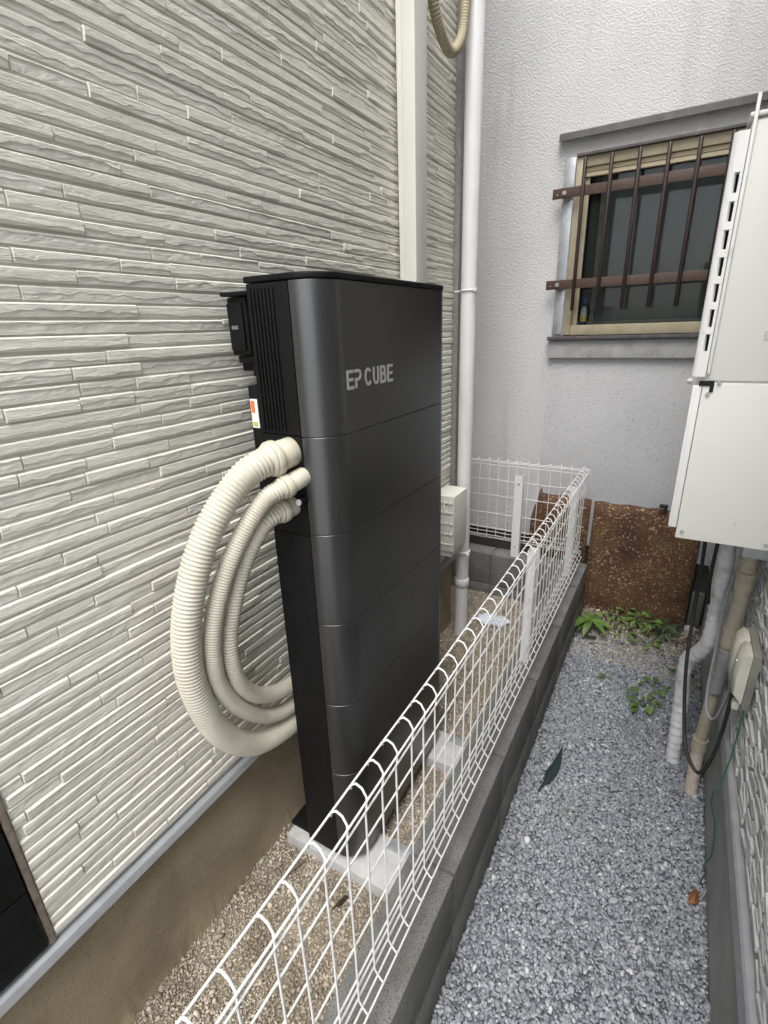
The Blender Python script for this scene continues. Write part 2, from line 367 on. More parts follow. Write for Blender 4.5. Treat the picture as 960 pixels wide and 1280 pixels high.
def scatter(name, n, xr, yr, zf, size, m, label, cat, flat=.6, keep=None, tess=True):
    t = (1+5**.5)/2
    V = np.array([(-1, t, 0), (1, t, 0), (-1, -t, 0), (1, -t, 0), (0, -1, t), (0, 1, t), (0, -1, -t), (0, 1, -t), (t, 0, -1), (t, 0, 1), (-t, 0, -1), (-t, 0, 1)])/math.hypot(1, t)
    F = np.array([(0, 11, 5), (0, 5, 1), (0, 1, 7), (0, 7, 10), (0, 10, 11), (1, 5, 9), (5, 11, 4), (11, 10, 2), (10, 7, 6), (7, 1, 8), (3, 9, 4), (3, 4, 2), (3, 2, 6), (3, 6, 8), (3, 8, 9), (4, 9, 5), (2, 4, 11), (6, 2, 10), (8, 6, 7), (9, 8, 1)])
    if not tess:
        V = np.array([(1, 0, 0), (-1, 0, 0), (0, 1, 0), (0, -1, 0), (0, 0, 1), (0, 0, -1)], float)
        F = np.array([(0, 2, 4), (2, 1, 4), (1, 3, 4), (3, 0, 4), (2, 0, 5), (1, 2, 5), (3, 1, 5), (0, 3, 5)])
    px = RNG.uniform(*xr, n); py = RNG.uniform(*yr, n)
    if keep is not None:
        k = keep(px, py); px, py = px[k], py[k]; n = len(px)
    s = RNG.lognormal(math.log(size), .26, n)
    A = np.stack([RNG.uniform(.75, 1.5, n), RNG.uniform(.65, 1.1, n), RNG.uniform(flat*.6, flat*1.25, n)], 1)*s[:, None]
    L = V[None]*(1+RNG.uniform(-.40, .34, (n, len(V), 1)))*A[:, None, :]
    # tilt then spin
    tx, ty, tz = RNG.normal(0, .45, n), RNG.normal(0, .45, n), RNG.uniform(0, 6.283, n)
    def rot(L, a, i, j):
        c, q = np.cos(a)[:, None], np.sin(a)[:, None]; u, v = L[..., i].copy(), L[..., j].copy()
        L[..., i] = c*u-q*v; L[..., j] = q*u+c*v
    rot(L, tx, 1, 2); rot(L, ty, 0, 2); rot(L, tz, 0, 1)
    pz = zf(px, py)+s*RNG.uniform(-.25, .75, n)
    L += np.stack([px, py, pz], 1)[:, None, :]
    v = L.reshape(-1, 3); f = (F[None]+np.arange(n)[:, None, None]*len(V)).reshape(-1, 3)
    me = bpy.data.meshes.new(name)
    me.vertices.add(len(v)); me.vertices.foreach_set('co', v.ravel())
    me.loops.add(f.size); me.loops.foreach_set('vertex_index', f.ravel().astype(np.int32))
    me.polygons.add(len(f)); me.polygons.foreach_set('loop_start', np.arange(0, f.size, 3, dtype=np.int32)); me.polygons.foreach_set('loop_total', np.full(len(f), 3, np.int32))
    me.update(); me.validate()
    return tag(link(name, me, m), label, cat, kind='stuff')
scatter('gravel', 54000, (-.298, .281), (-.2, 2.62), lambda x, y: .000*x, .0051, 'gravel', 'blue grey crushed stone gravel covering the narrow path', 'gravel', .55,
        keep=lambda x, y: (RNG.uniform(0, 1, x.size) > np.clip((y-2.35)/.33, 0, .88)))
scatter('soil_crumbs', 2600, (-.298, .281), (2.3, 2.82), lambda x, y: .000*x, .006, 'sand_grain', 'tan pebbles and soil crumbs at the end of the path', 'soil', .7)
def sand_keep(x, y): return (x > -.905) | (y > 2.2)
scatter('sand_grains', 70000, (-1.0, -.42), (.05, 2.56), lambda x, y: .074+0*x, .0031, 'sand_grain', 'coarse tan sand grains spread behind the block wall', 'sand', .8, keep=sand_keep, tess=False)
scatter('sand_pebbles', 2600, (-1.0, -.42), (.05, 2.56), lambda x, y: .076+0*x, .0052, 'sand_grain', 'larger brown pebbles mixed into the tan sand', 'pebbles', .7, keep=sand_keep)

# ------------------------------------------------------------------ siding strips
def strip(u0, u1, z0, h, xb, sgn, proud, seed, du=.010):
    """one slate-look strip: u along Y, face towards sgn*X, upper smooth layer breaking away over a chipped lower layer"""
    rs = random.Random(seed); kind = rs.random(); q = seed*1.37 % 97
    n = max(4, int((u1-u0)/du)); v, f = [], []
    p0 = proud*(1+rs.uniform(-.34, .30)); drop = proud*rs.uniform(.14, .34)
    slope = rs.uniform(-.10, .10)
    for i in range(n+1):
        u = u0+(u1-u0)*i/n; t = i/n
        nz = lambda a, b: noise.noise(Vector((u*a+q, b+q*.31, z0*3)))
        if kind < .38: b = .20+.16*nz(22, 0)
        elif kind < .8: b = .46+.34*nz(14, 1)+.22*nz(60, 2)
        else: b = .78+.14*nz(26, 3)
        b = min(.84, max(.10, b))
        pu = p0*(1+.10*nz(18, 5)+slope*(t-.5)); pl = pu-drop*(1+.5*nz(30, 6))
        r1 = proud*.16*nz(60, 7); r2 = proud*.20*nz(70, 8)
        e = 0 if i in (0, n) else 1
        prof = [(.0, 0), (.025, pl*.90), (b*.55, pl+r1*1.2), (b-.02, pl+r2), (b+.02, pu+r1*.4), (.87, pu), (.95, pu-proud*.36), (1.0, 0)]
        for a, d in prof: v.append((xb+sgn*(d if e else 0), u if e else u+(.0006 if i == 0 else -.0006), z0+h*a))
        if not e:
            pass
    # put hard ends: duplicate first/last columns pushed to the base already gives a cut face
    k = 8; f = []
    for i in range(n):
        for j in range(k-1):
            q4 = (i*k+j, (i+1)*k+j, (i+1)*k+j+1, i*k+j+1)
            f.append(q4 if sgn > 0 else q4[::-1])
    return v, f
def strip_ends(v, u0, u1):
    """first and last inner columns sit right at the ends so that the cut is square"""
    k = 8; n = len(v)//k
    if n > 3:
        for j in range(k):
            a = v[k+j]; v[k+j] = (a[0], u0+.0017, a[2])
            b = v[(n-2)*k+j]; v[(n-2)*k+j] = (b[0], u1-.0017, b[2])
    return v
def in_view(y, z, x=-.875):
    d = Vector((x, y, z))-CAM; dz = d.dot(fwd)
    if dz < .05: return None
    px = 480+FPX*d.dot(cr)/dz; py = 640-FPX*d.dot(cu)/dz
    return (px, py, dz)

XW = -.893
house = thing('house', 'house wall of pale stacked-slate siding behind the black battery unit', 'house', (-.9, 1.0, 0))
BM().box(-3.2, XW, .205, 2.135, .492, 5.2).build('wall', 'siding_groove', house)
BM().box(-3.2, XW, -.75, .1895, .492, 5.2).build('wall', 'dark_siding', house)
PITCH_R = .455/18
rows = int((3.0-.50)/PITCH_R); allS = []
for r_ in range(rows):
    z0 = .500+r_*PITCH_R; rs = random.Random(1000+r_); u = .2025-rs.uniform(0, .25); k = 0
    while u < 2.130:
        L = rs.choice((.12, .18, .22, .28, .34, .42))*rs.uniform(.85, 1.15); a, b = max(u, .2045), min(u+L, 2.130); u += L; k += 1
        if b-a < .02: continue
        gap = .0052 if (r_ % 18) == 0 else .0032
        dz = rs.choice((0, 0, .0008, -.0008)); hh = PITCH_R-gap-rs.choice((0, 0, .001))
        s = max(0, 0)
        v = in_view((a+b)/2, z0)
        vis = 0
        if v and -80 < v[0] < 575 and -40 < v[1] < 1260 and not (395 < v[0] < 550 and 360 < v[1] < 900): vis = (b-a)/v[2]**2
        allS.append((vis, a, b, z0+gap*.5+dz, hh, r_*97+k))
allS.sort(key=lambda s: -s[0])
def local(v, p):
    mi = parent_inv(p); return [mi @ Vector(x) for x in v]
for s in allS[:300]:
    v, f = strip(s[1], s[2], s[3], s[4], XW-.001, 1, .0066, s[5]); v = strip_ends(v, s[1], s[2])
    mk('siding_strip', local(v, house), f, 'siding', house)
V, F = [], []
for s in allS[300:]:
    v, f = strip(s[1], s[2], s[3], s[4], XW-.001, 1, .0066, s[5], .02 if s[0] > 0 else .035); v = strip_ends(v, s[1], s[2]); o = len(V); V += v; F += [tuple(i+o for i in q) for q in f]
o = mk('siding_strips', local(V, house), F, 'siding_stuff', house); o['kind'] = 'stuff'
# plain upper courses far above the frame
V, F = [], []
z = .500+rows*PITCH_R+.002
while z < 5.15:
    V0 = len(V); V += [(XW-.001, .2045, z), (XW+.013, .2045, z+.004), (XW+.013, .2045, z+.021), (XW-.001, .2045, z+.0235), (XW-.001, 2.13, z), (XW+.013, 2.13, z+.004), (XW+.013, 2.13, z+.021), (XW-.001, 2.13, z+.0235)]
    F += [tuple(V0+i for i in q) for q in ((0, 4, 5, 1), (1, 5, 6, 2), (2, 6, 7, 3))]; z += PITCH_R
o = mk('siding_strips', local(V, house), F, 'siding_stuff', house); o['kind'] = 'stuff'
box('joint_seal', XW-.004, XW+.0065, .1925, .2040, .4925, 5.2, 'sealant', house, .002)
for i in range(6):
    box('dark_plank', XW-.002, XW+.010, -.75, .189, .500+i*.152, .500+i*.152+.148, 'dark_siding', house, .003)
box('corner_trim', -1.02, -.868, 2.138, 2.205, .495, 5.2, 'corner_grey', house, .004)
# drip flashing: bent strip under the siding
prof = [(-.905, .4900), (-.876, .4845), (-.8745, .482), (-.869, .4685), (-.8705, .4675), (-.878, .4795), (-.905, .4835)]
n = len(prof); v = [(x, -.75, z) for x, z in prof]+[(x, 2.2, z) for x, z in prof]
BM().poly(v, [tuple(range(n)), tuple(range(n, 2*n))]+[(i, (i+1) % n, n+(i+1) % n, n+i) for i in range(n)]).build('drip_flashing', 'flash_alu', house)
# rendered foundation, slightly wavy with a rough toe
nx = 420; V, F = [], []
zs = [-.03, .055, .075, .09, .12, .2, .3, .40, .483]
for i in range(nx+1):
    y = -.75+2.94*i/nx
    for z in zs:
        toe = .013*max(0, (.125-z)/.07)**1.2*(.7+.7*noise.noise(Vector((y*13, z*20, 1)))+.6*noise.noise(Vector((y*60, z*10, 4)))) if z < .125 else 0
        V.append((-.899+.004*noise.noise(Vector((y*4, z*5, 0)))+toe, y, z))
k = len(zs)
for i in range(nx):
    for j in range(k-1): F.append((i*k+j, (i+1)*k+j, (i+1)*k+j+1, i*k+j+1))
V0 = len(V); V += [(-3.2, 2.19, -.03), (-3.2, 2.19, .483)]
F.append((nx*k, V0, V0+1)+tuple(nx*k+j for j in range(k-1, 0, -1)))
mk('foundation', local(V, house), F, 'mortar_brown', house, True)

# ------------------------------------------------------------------ back building
bb = thing('stucco_building', 'neighbouring building wall of rough white grey stucco closing the passage', 'building', (-.2, 2.9, 0))
YB = 2.85
def wall_hole(name, x0, x1, z0, z1, hx0, hx1, hz0, hz1, y, depth, m, parent):
    xs, zs = [x0, hx0, hx1, x1], [z0, hz0, hz1, z1]; b = BM(); v, f = [], []
    for z in zs:
        for x in xs: v.append((x, y, z))
    for j in range(3):
        for i in range(3):
            if (i, j) != (1, 1): f.append((j*4+i, j*4+i+1, (j+1)*4+i+1, (j+1)*4+i))
    o = len(v); v += [(hx0, y+depth, hz0), (hx1, y+depth, hz0), (hx1, y+depth, hz1), (hx0, y+depth, hz1)]
    ring = [5, 6, 10, 9]
    for i in range(4): f.append((ring[i], ring[(i+1) % 4], o+(i+1) % 4, o+i))
    o2 = len(v); v += [(x0, y+.3, z0), (x1, y+.3, z0), (x1, y+.3, z1), (x0, y+.3, z1)]
    f += [(0, 3, o2+1, o2), (3, 15, o2+2, o2+1), (15, 12, o2+3, o2+2), (12, 0, o2, o2+3)]
    for q in f: pass
    me_v = local(v, parent); ob = mk(name, me_v, f, m, parent); return ob
HX0, HX1, HZ0, HZ1 = -.572, .40, 1.515, 2.300
wall_hole('wall', -3.2, 3.2, .372, 5.6, HX0, HX1, HZ0, HZ1, YB, .16, 'stucco', bb)
box('wall_patch', -.632, .9, YB-.004, YB+.02, .3705, 1.405, 'stucco_worn', bb, .002)
box('foundation', -3.2, 3.2, YB+.03, YB+.3, -.05, .371, 'foundation_dark', bb)
# concrete footing lumps seen at the right end
# window hood: sloped sheet with a turned-down lip
prof = [(YB+.01, 2.412), (YB-.036, 2.395), (YB-.039, 2.368), (YB-.034, 2.368), (YB-.031, 2.389), (YB+.01, 2.402)]
n = len(prof); v = [(-.655, y, z) for y, z in prof]+[(.9, y, z) for y, z in prof]
BM().poly(v, [tuple(range(n)), tuple(range(n, 2*n))]+[(i, (i+1) % n, n+(i+1) % n, n+i) for i in range(n)]).build('window_hood', 'hood', bb)
box('window_sill', -.640, .9, YB-.048, YB+.02, 1.496, 1.514, 'hood', bb, .003)
box('sill_band', -.632, .9, YB-.028, YB+.02, 1.405, 1.4945, 'sill_plaster', bb, .006)
win = bpy.data.objects.new('window', None); COL.objects.link(win); win.parent = bb
def wbox(name, a, m, bev=.002): return box(name, *a, m, win, bev)
wbox('window_frame', (-.570, -.535, YB-.02, YB+.05, 1.520, 2.296), 'bronze', .003)
wbox('window_frame', (-.534, .395, YB-.022, YB+.05, 1.520, 1.566), 'bronze', .003)
wbox('window_frame', (-.534, .395, YB-.012, YB+.05, 2.255, 2.296), 'bronze', .003)
wbox('window_frame', (-.571, .398, YB-.030, YB+.03, 2.2965, 2.309), 'hood')
for i in range(2): wbox('blind_slat', (-.530, .394, YB+.008-.004*(i % 2), YB+.03, 2.218+i*.0185, 2.2355+i*.0185), 'blind', .003)
wbox('sash', (-.534, -.512, YB+.020, YB+.045, 1.567, 2.216), 'bronze')
wbox('sash_stile', (-.462, -.438, YB+.062, YB+.085, 1.567, 2.254), 'outlet_base')
wbox('sash_rail', (-.534, .394, YB+.052, YB+.085, 1.567, 1.582), 'outlet_base')
wbox('pane', (-.511, .394, YB+.030, YB+.034, 1.567, 2.254), 'window_glass', 0)
wbox('frosted_pane', (-.4375, .394, YB+.072, YB+.076, 1.583, 2.254), 'inner_sash', 0)
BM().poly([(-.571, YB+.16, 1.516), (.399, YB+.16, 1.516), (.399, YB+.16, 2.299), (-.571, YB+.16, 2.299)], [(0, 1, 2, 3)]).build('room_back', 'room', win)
# spray bottle on the inner sill
sb = thing('spray_bottle', 'small blue and white spray bottle standing behind the window glass', 'bottle', (-.487, YB+.052, 1.5165))
BM().cyl((-.487, YB+.052, 1.60), .017, .075, n=16).cyl((-.487, YB+.052, 1.645), .017, .018, r2=.009, n=16).cyl((-.487, YB+.052, 1.541), .012, .049, n=12).build('bottle_body', 'bottle_white', sb, 40)
BM().cyl((-.487, YB+.052, 1.594), .0176, .024, n=16).build('bottle_label', 'bottle_yellow', sb, 40)
BM().cyl((-.487, YB+.052, 1.573), .0176, .016, n=16).build('bottle_label', 'bottle_blue', sb, 40)
BM().cyl((-.487, YB+.052, 1.662), .009, .016, n=12).box(-.497, -.473, YB+.030, YB+.064, 1.670, 1.690, .004).build('trigger_head', 'bottle_blue', sb, 40)

# security grille
gr = thing('window_grille', 'brown steel security grille bolted over the window', 'grille', (-.2, YB-.02, 1.5))
for (z0, z1) in ((1.525, 1.735), (1.745, 2.125), (2.135, 2.300)):
    box('mounting_plate', -.622, -.575, YB-.018, YB-.011, z0, z1, 'galv', gr, .001)
for z in (2.152, 1.757):
    rl = box('grille_rail', -.662, .42, YB-.058, YB-.052, z-.021, z+.021, 'brown_metal', gr, .001)
    box('stand_off', -.618, -.585, YB-.0515, YB-.0185, z-.016, z+.016, 'brown_metal', gr, .001)
    BM().cyl((-.608, YB-.0605, z), .010, .005, 'Y', 8).cyl((-.608, YB-.064, z), .005, .004, 'Y', 6).build('bolt', 'bright_steel', gr)
    BM().cyl((-.640, YB-.0585, z-.004), .003, .001, 'Y', 8).build('rivet', 'bright_steel', gr)
bar = None
for i in range(8):
    x = -.525+.1125*i
    if bar is None:
        P = [Vector((0, 0, 0)), Vector((0, 0, .004)), Vector((0, 0, .64)), Vector((0, 0, .646))]
        v, f = sweep(P, lambda i, s: (.005, .0085, .0085, .005)[i], 10); me = bpy.data.meshes.new('grille_bar'); me.from_pydata(v, [], f); me.materials.append(M['brown_bar'])
        me.polygons.foreach_set('use_smooth', [True]*len(me.polygons)); me.set_sharp_from_angle(angle=R(50)); bar = me
    o = bpy.data.objects.new('grille_bar', bar); COL.objects.link(o); o.parent = gr
    o.location = Vector((x, YB-.067, 1.634))-gr.location

# ------------------------------------------------------------------ right building
XR = .276
rb = thing('neighbour_house', 'neighbouring house wall of grey stone-look siding along the right edge', 'house', (.4, 1.0, 0))
BM().box(XR, 3.2, -.35, 2.80, .452, 3.6).build('wall', 'siding_r_groove', rb)
V, F = [], []
z = .462; r_ = 0
while z < 1.5:
    rs = random.Random(5000+r_); u = .2+rs.uniform(0, .05); h = rs.uniform(.015, .022)
    while u < 2.79:
        L = rs.uniform(.035, .09); a, b = u, min(u+L, 2.795); u += L+rs.choice((0, .004, .012))
        if b-a < .012: continue
        dz = rs.uniform(-.006, .006)
        v, f = strip(a, b, z+dz, h*rs.uniform(.7, 1.1), XR+.001, -1, rs.uniform(.003, .0072), r_*131+int(u*1000), .012); o = len(V); kk = rs.choice((-.28, -.16, 0, .16, .28)); V += [(x_, y_, z_+(y_-(a+b)/2)*kk) for x_, y_, z_ in strip_ends(v, a, b)]; F += [tuple(i+o for i in q) for q in f]
    z += h; r_ += 1
o = mk('siding_chips', local(V, rb), F, 'siding_r', rb); o['kind'] = 'stuff'
prof = [(.30, .4505), (.262, .449), (.258, .444), (.255, .405), (.259, .404), (.266, .436), (.30, .437)]
n = len(prof); v = [(x, -.35, z) for x, z in prof]+[(x, 2.80, z) for x, z in prof]
BM().poly(v, [tuple(range(n)), tuple(range(n, 2*n))]+[(i, (i+1) % n, n+(i+1) % n, n+i) for i in range(n)]).build('drip_flashing', 'flash_grey', rb)
BM().box(.284, 3.2, -.35, 2.80, -.05, .436).build('foundation', 'foundation_grey', rb)
tube('foundation_pipe', [(.279, .3, .345), (.278, .9, .335), (.279, 1.25, .33), (.275, 1.5, .36), (.270, 1.62, .40)], .0045, 'tan_pipe', rb, 8, .03)

# ------------------------------------------------------------------ block walls
def block_mesh(L, Wd, H):
    b = BM().box(-L/2, L/2, -Wd/2, Wd/2, 0, H, .004, 2); return b
blockN = 0
def block_wall(name, label, axis, lo, hi, starts, across, ztop, courses):
    t = thing(name, label, 'block wall', ((-.36, 1.0, 0) if axis == 'y' else (-.8, 2.62, 0)))
    for c in range(courses):
        z1 = ztop-c*.197; z0 = z1-.190
        for s in starts:
            a, b = max(lo, s+.0035), min(hi, s+.3965)
            if b-a < .03: continue
            if axis == 'y': o = BM().box(across[0], across[1], a, b, z0, z1, .004)
            else: o = BM().box(a, b, across[0], across[1], z0, z1, .004)
            o.build('concrete_block', 'block', t, 35)
    if axis == 'y': box('mortar', across[0]+.006, across[1]-.006, lo+.004, hi-.004, -.05, ztop-.005, 'block_mortar', t)
    else: box('mortar', lo+.004, hi-.004, across[0]+.006, across[1]-.006, -.05, ztop-.005, 'block_mortar', t)
    return t
block_wall('block_wall', 'low grey concrete block wall between sand bed and gravel path', 'y', -1.2, 2.675, [.783+.4*k for k in range(-5, 6)], (-.420, -.300), .335, 2)
block_wall('block_wall', 'short grey concrete block wall across the back, in front of the stucco', 'x', -1.7, -.4225, [-.81+.4*k for k in range(-3, 3)], (2.565, 2.675), .333, 2)

# ------------------------------------------------------------------ mesh fences
WR = .0020
wprof = [(-.027, .873), (-.026, .882), (-.016, .890), (-.005, .886), (.003, .872), (.003, .855), (0, .835), (0, .428), (.002, .423), (.013, .407), (.017, .4035), (.019, .405)]
RAILS = [(-.0295, .8745), (.0078, .872), (.0048, .848), (-.0048, .765), (-.0048, .673), (-.0048, .565), (-.0048, .475), (-.0048, .450), (-.0030, .4255), (.0060, .4125), (.0185, .4000)]
wire_me = None
def fence(label, loc, rotz, length, u0, posts, grp):
    global wire_me
    t = thing('mesh_fence', label, 'fence', loc, rotz=rotz)
    if wire_me is None:
        P = [Vector((a, 0, b)) for a, b in wprof]; v, f = sweep(P, WR, 6); wire_me = bpy.data.meshes.new('upright_wire'); wire_me.from_pydata(v, [], f); wire_me.materials.append(M['fence_white'])
        wire_me.polygons.foreach_set('use_smooth', [True]*len(wire_me.polygons))
    u = u0
    while u < length:
        o = bpy.data.objects.new('upright_wire', wire_me); COL.objects.link(o); o.parent = t; o.location = (0, u, 0); o.rotation_euler.x = random.uniform(-.006, .006); u += .0555
    for a, b in RAILS:
        P = [Vector((a, u0-.03+(length-u0+.03)*k/24, b+.0012*math.sin(k*1.7+a*300))) for k in range(25)]
        v, f = sweep(P, WR, 6); mk('rail_wire', v, f, 'fence_white', t, True)
    for pu, px_, zt in posts:
        # C-channel post with its holes' bolts
        b = bmesh.new(); bm = BM(); bm.box(px_-.016, px_+.016, pu-.022, pu-.0195, .3355, zt).box(px_-.016, px_+.016, pu+.0195, pu+.022, .3355, zt).box(px_-.016, px_-.0135, pu-.0193, pu+.0193, .3355, zt)
        b.free(); me = bpy.data.meshes.new('post'); bmesh.ops.recalc_face_normals(bm.b, faces=bm.b.faces); bm.b.to_mesh(me); bm.b.free(); p = link('post', me, 'fence_white', t)
        bm = BM(); bm.cyl((px_-.0165, pu, zt-.045), .006, .006, 'X', 8); bm.cyl((px_-.0165, pu, .40), .006, .006, 'X', 8); me = bpy.data.meshes.new('bolt'); bm.b.to_mesh(me); bm.b.free(); o = link('bolt', me, 'galv', p)
    return t
fence('white welded wire mesh fence running along the low block wall', (-.345, 0, 0), 0, 2.61, -.9, [(-.35, -.030, .80), (1.69, -.030, .81), (2.50, -.030, .81)], 1)
fence('short white wire mesh fence across the back, in front of the stucco wall', (-.335, 2.632, 0), R(90), 1.25, .030, [(.345, -.030, .815), (1.2, -.030, .815)], 2)

# ------------------------------------------------------------------ battery storage unit
X0, X1, Y0, Y1, ZB, ZT, CR = -.775, -.595, .800, 1.412, .135, 1.672, .072
def shell_outline(off=0.0, rear=None):
    """outer front outline, from near side edge round the front to the far side edge"""
    o = []
    for k in range(13):
        a = -math.pi/2+math.pi/2*k/12; o.append((X1-CR+(CR-off)*math.cos(a), Y0+CR+(CR-off)*math.sin(a)))
    for k in range(13):
        a = math.pi/2*k/12; o.append((X1-CR+(CR-off)*math.cos(a), Y1-CR+(CR-off)*math.sin(a)))
    return o
unit = thing('battery_unit', 'tall dark grey home battery cabinet with rounded corners on concrete pads', 'battery cabinet', (-.685, 1.1, ZB))
seams = [ZB+.004, .453, .685, .923, 1.154, 1.373, ZT]
for i in range(6):
    z0, z1 = seams[i]+.0007, seams[i+1]-.0007
    out = shell_outline(0); inn = shell_outline(.004)[::-1]
    p = extrude_profile('front_panel', out+inn, z0, z1, 'shell', unit, 30)
    b = p.modifiers.new('edge', 'BEVEL'); b.width = .0008; b.segments = 2; b.limit_method = 'ANGLE'; b.angle_limit = R(50)
core = [(X0, Y0+.003), (X1-CR, Y0+.003)]+[(x, y) for x, y in shell_outline(.006)]+[(X1-CR, Y1-.003), (X0, Y1-.003)]
extrude_profile('body', core, ZB, ZT-.001, 'black', unit, 30)
capo = [(X0-.004, Y0-.002)]+[(X1-CR, Y0-.002)]+shell_outline(-.002)[1:-1]+[(X1-CR, Y1+.002), (X0-.004, Y1+.002)]
cp = extrude_profile('top_cap', capo, ZT+.0005, ZT+.0125, 'black', unit, 30)
b = cp.modifiers.new('edge', 'BEVEL'); b.width = .003; b.segments = 3; b.limit_method = 'ANGLE'; b.angle_limit = R(50)
# near side: ribbed upper panel, plain lower panels
sp = box('side_panel', X0+.002, X1-CR-.001, Y0-.0015, Y0+.0028, 1.377, ZT-.002, 'black', unit, .001)
for i in range(7):
    x = X0+.010+i*.0095; box('cooling_rib', x, x+.0048, Y0-.0055, Y0-.0016, 1.384, ZT-.010, 'black', sp, .001)
box('side_panel', X0+.001, X1-CR-.001, Y0-.001, Y0+.0028, 1.150, 1.374, 'black', unit, .001)
box('side_panel', X0+.001, X1-CR-.001, Y0-.001, Y0+.0028, .139, 1.1475, 'black', unit, .001)
rbx = box('rear_box', X0-.030, X0-.002, Y0+.002, Y0+.20, 1.17, 1.475, 'black', unit, .003)
box('mounting_bracket', X0-.095, X0-.031, Y0+.06, Y0+.10, 1.50, 1.53, 'black', unit, .002)
box('base_plinth', X0+.01, X1-.012, Y0+.09, Y1-.09, ZB-.022, ZB-.0005, 'black', unit, .002)
st = box('warning_label', X0-.026, X0-.006, Y0+.0005, Y0+.0018, 1.385, 1.447, 'paper', unit)
box('label_band', X0-.024, X0-.014, Y0-.0003, Y0+.0003, 1.418, 1.443, 'orange', st)
box('label_band', X0-.023, X0-.010, Y0-.0003, Y0+.0003, 1.389, 1.398, 'green_mark', st)
# lettering on the top front panel, strokes in (y, z) with the letter height = 1
def letter_strokes(ch):
    if ch == 'E': return [[(0, 0), (.62, 0)], [(0, .5), (.55, .5)], [(0, 1), (.62, 1)], [(0, 0), (0, 1)]]
    if ch == 'P': return [[(0, 1), (.36, 1), (.50, .95), (.58, .85), (.60, .74), (.58, .62), (.50, .52), (.36, .47), (.0, .47)], [(.05, .47), (.05, 0)]]
    if ch == 'C': return [[(.36+.36*math.cos(a)*(.98), .5+.5*math.sin(a)) for a in [R(48+26.4*k) for k in range(11)]]]
    if ch == 'U': return [[(0, 1), (0, .34), (.04, .17), (.14, .04), (.30, 0), (.46, .04), (.56, .17), (.60, .34), (.60, 1)]]
    if ch == 'B': return [[(0, 0), (0, 1)], [(0, 1), (.36, 1), (.48, .95), (.52, .84), (.50, .64), (.40, .54), (0, .53)], [(.38, .53), (.52, .47), (.58, .36), (.58, .18), (.52, .05), (.40, 0), (0, 0)]]
HL, WL = .033, .0075
def letter(ch, y, z):
    b = BM(); d = .0006
    for k, s in enumerate(letter_strokes(ch)):
        pts = [Vector((p[0]*HL*.98+y, p[1]*HL+z, 0)) for p in s]; n = len(pts); L, Rr = [], []
        for i in range(n):
            t = (pts[min(n-1, i+1)]-pts[max(0, i-1)]).normalized(); nn = Vector((-t.y, t.x, 0))*WL*.42
            q = pts[i].copy()
            if i == 0: q -= t*WL*.3
            if i == n-1: q += t*WL*.3
            L.append(q+nn); Rr.append(q-nn)
        xx = X1+.0003+d*(1+.12*k); v = [(xx, p.x, p.y) for p in L]+[(xx, p.x, p.y) for p in Rr]+[(X1-.0006, p.x, p.y) for p in L]+[(X1-.0006, p.x, p.y) for p in Rr]
        f = []
        for i in range(n-1):
            f += [(i, i+1, n+i+1, n+i), (i, 2*n+i, 2*n+i+1, i+1), (n+i, n+i+1, 3*n+i+1, 3*n+i)]
        f += [(0, n, 3*n, 2*n), (n-1, 3*n-1, 4*n-1, 2*n-1)]
        b.poly(v, f)
    return b.build('letter', 'letter', unit)
for ch, y in zip('EPCUBE', (.876, .906, .945, .980, 1.012, 1.044)): letter(ch, y, 1.466)
BM().cyl((-.673, Y0-.010, 1.236), .0095, .02, 'Y', 16).build('cable_gland', 'black', unit, 40)
BM().cyl((-.673, Y0-.0215, 1.236), .0070, .003, 'Y', 16).build('gland_plug', 'bottle_white', unit, 40)

# pads and brackets
for (y0, y1, lab) in ((.790, .935, 'pale concrete pad under the near end of the battery cabinet'), (1.265, 1.405, 'pale concrete pad under the far end of the battery cabinet')):
    t = thing('concrete_pad', lab, 'concrete pad', (-.66, (y0+y1)/2, .06), 'pads under the battery cabinet')
    box('pad_block', -.858, -.478, y0, y1, .045, .1338-.022, 'pad', t, .004)
    box('mounting_channel', -.560, -.490, y1-.036, y1-.008, .1120, .1190, 'galv', t, .001)
    box('rear_foot', -.868, -.79, y0+.034, y0+.12, .1120, .1235, 'black', t, .002)

# breaker box on the wall behind the near side
br = thing('breaker_box', 'small black switch box on the siding beside the battery cabinet', 'switch box', (-.83, .84, 1.53))
box('box_body', -.866, -.812, .832, .90, 1.535, 1.652, 'black', br, .004)
box('box_lid', -.874, -.800, .822, .905, 1.6535, 1.662, 'black', br, .003)
box('box_door', -.862, -.820, .826, .8315, 1.545, 1.640, 'black', br, .002)
box('nameplate', -.852, -.834, .8246, .8255, 1.588, 1.596, 'label_grey', br)
box('mounting_strip', -.8115, -.790, .84, .87, 1.50, 1.65, 'black', br, .002)
BM().box(-.858, -.808, .838, .89, 1.518, 1.534, .004).cyl((-.815, .85, 1.505), .010, .03, n=12).build('cable_clamp', 'black', br, 40)
tag(tube('cable', [(-.815, .85, 1.50), (-.818, .848, 1.44), (-.822, .846, 1.37), (-.812, .85, 1.29), (-.80, .86, 1.22), (-.80, .90, 1.18)], .0052, 'black_rubber', None, 10),
    'black cable hanging from the small switch box down behind the cabinet', 'cable')

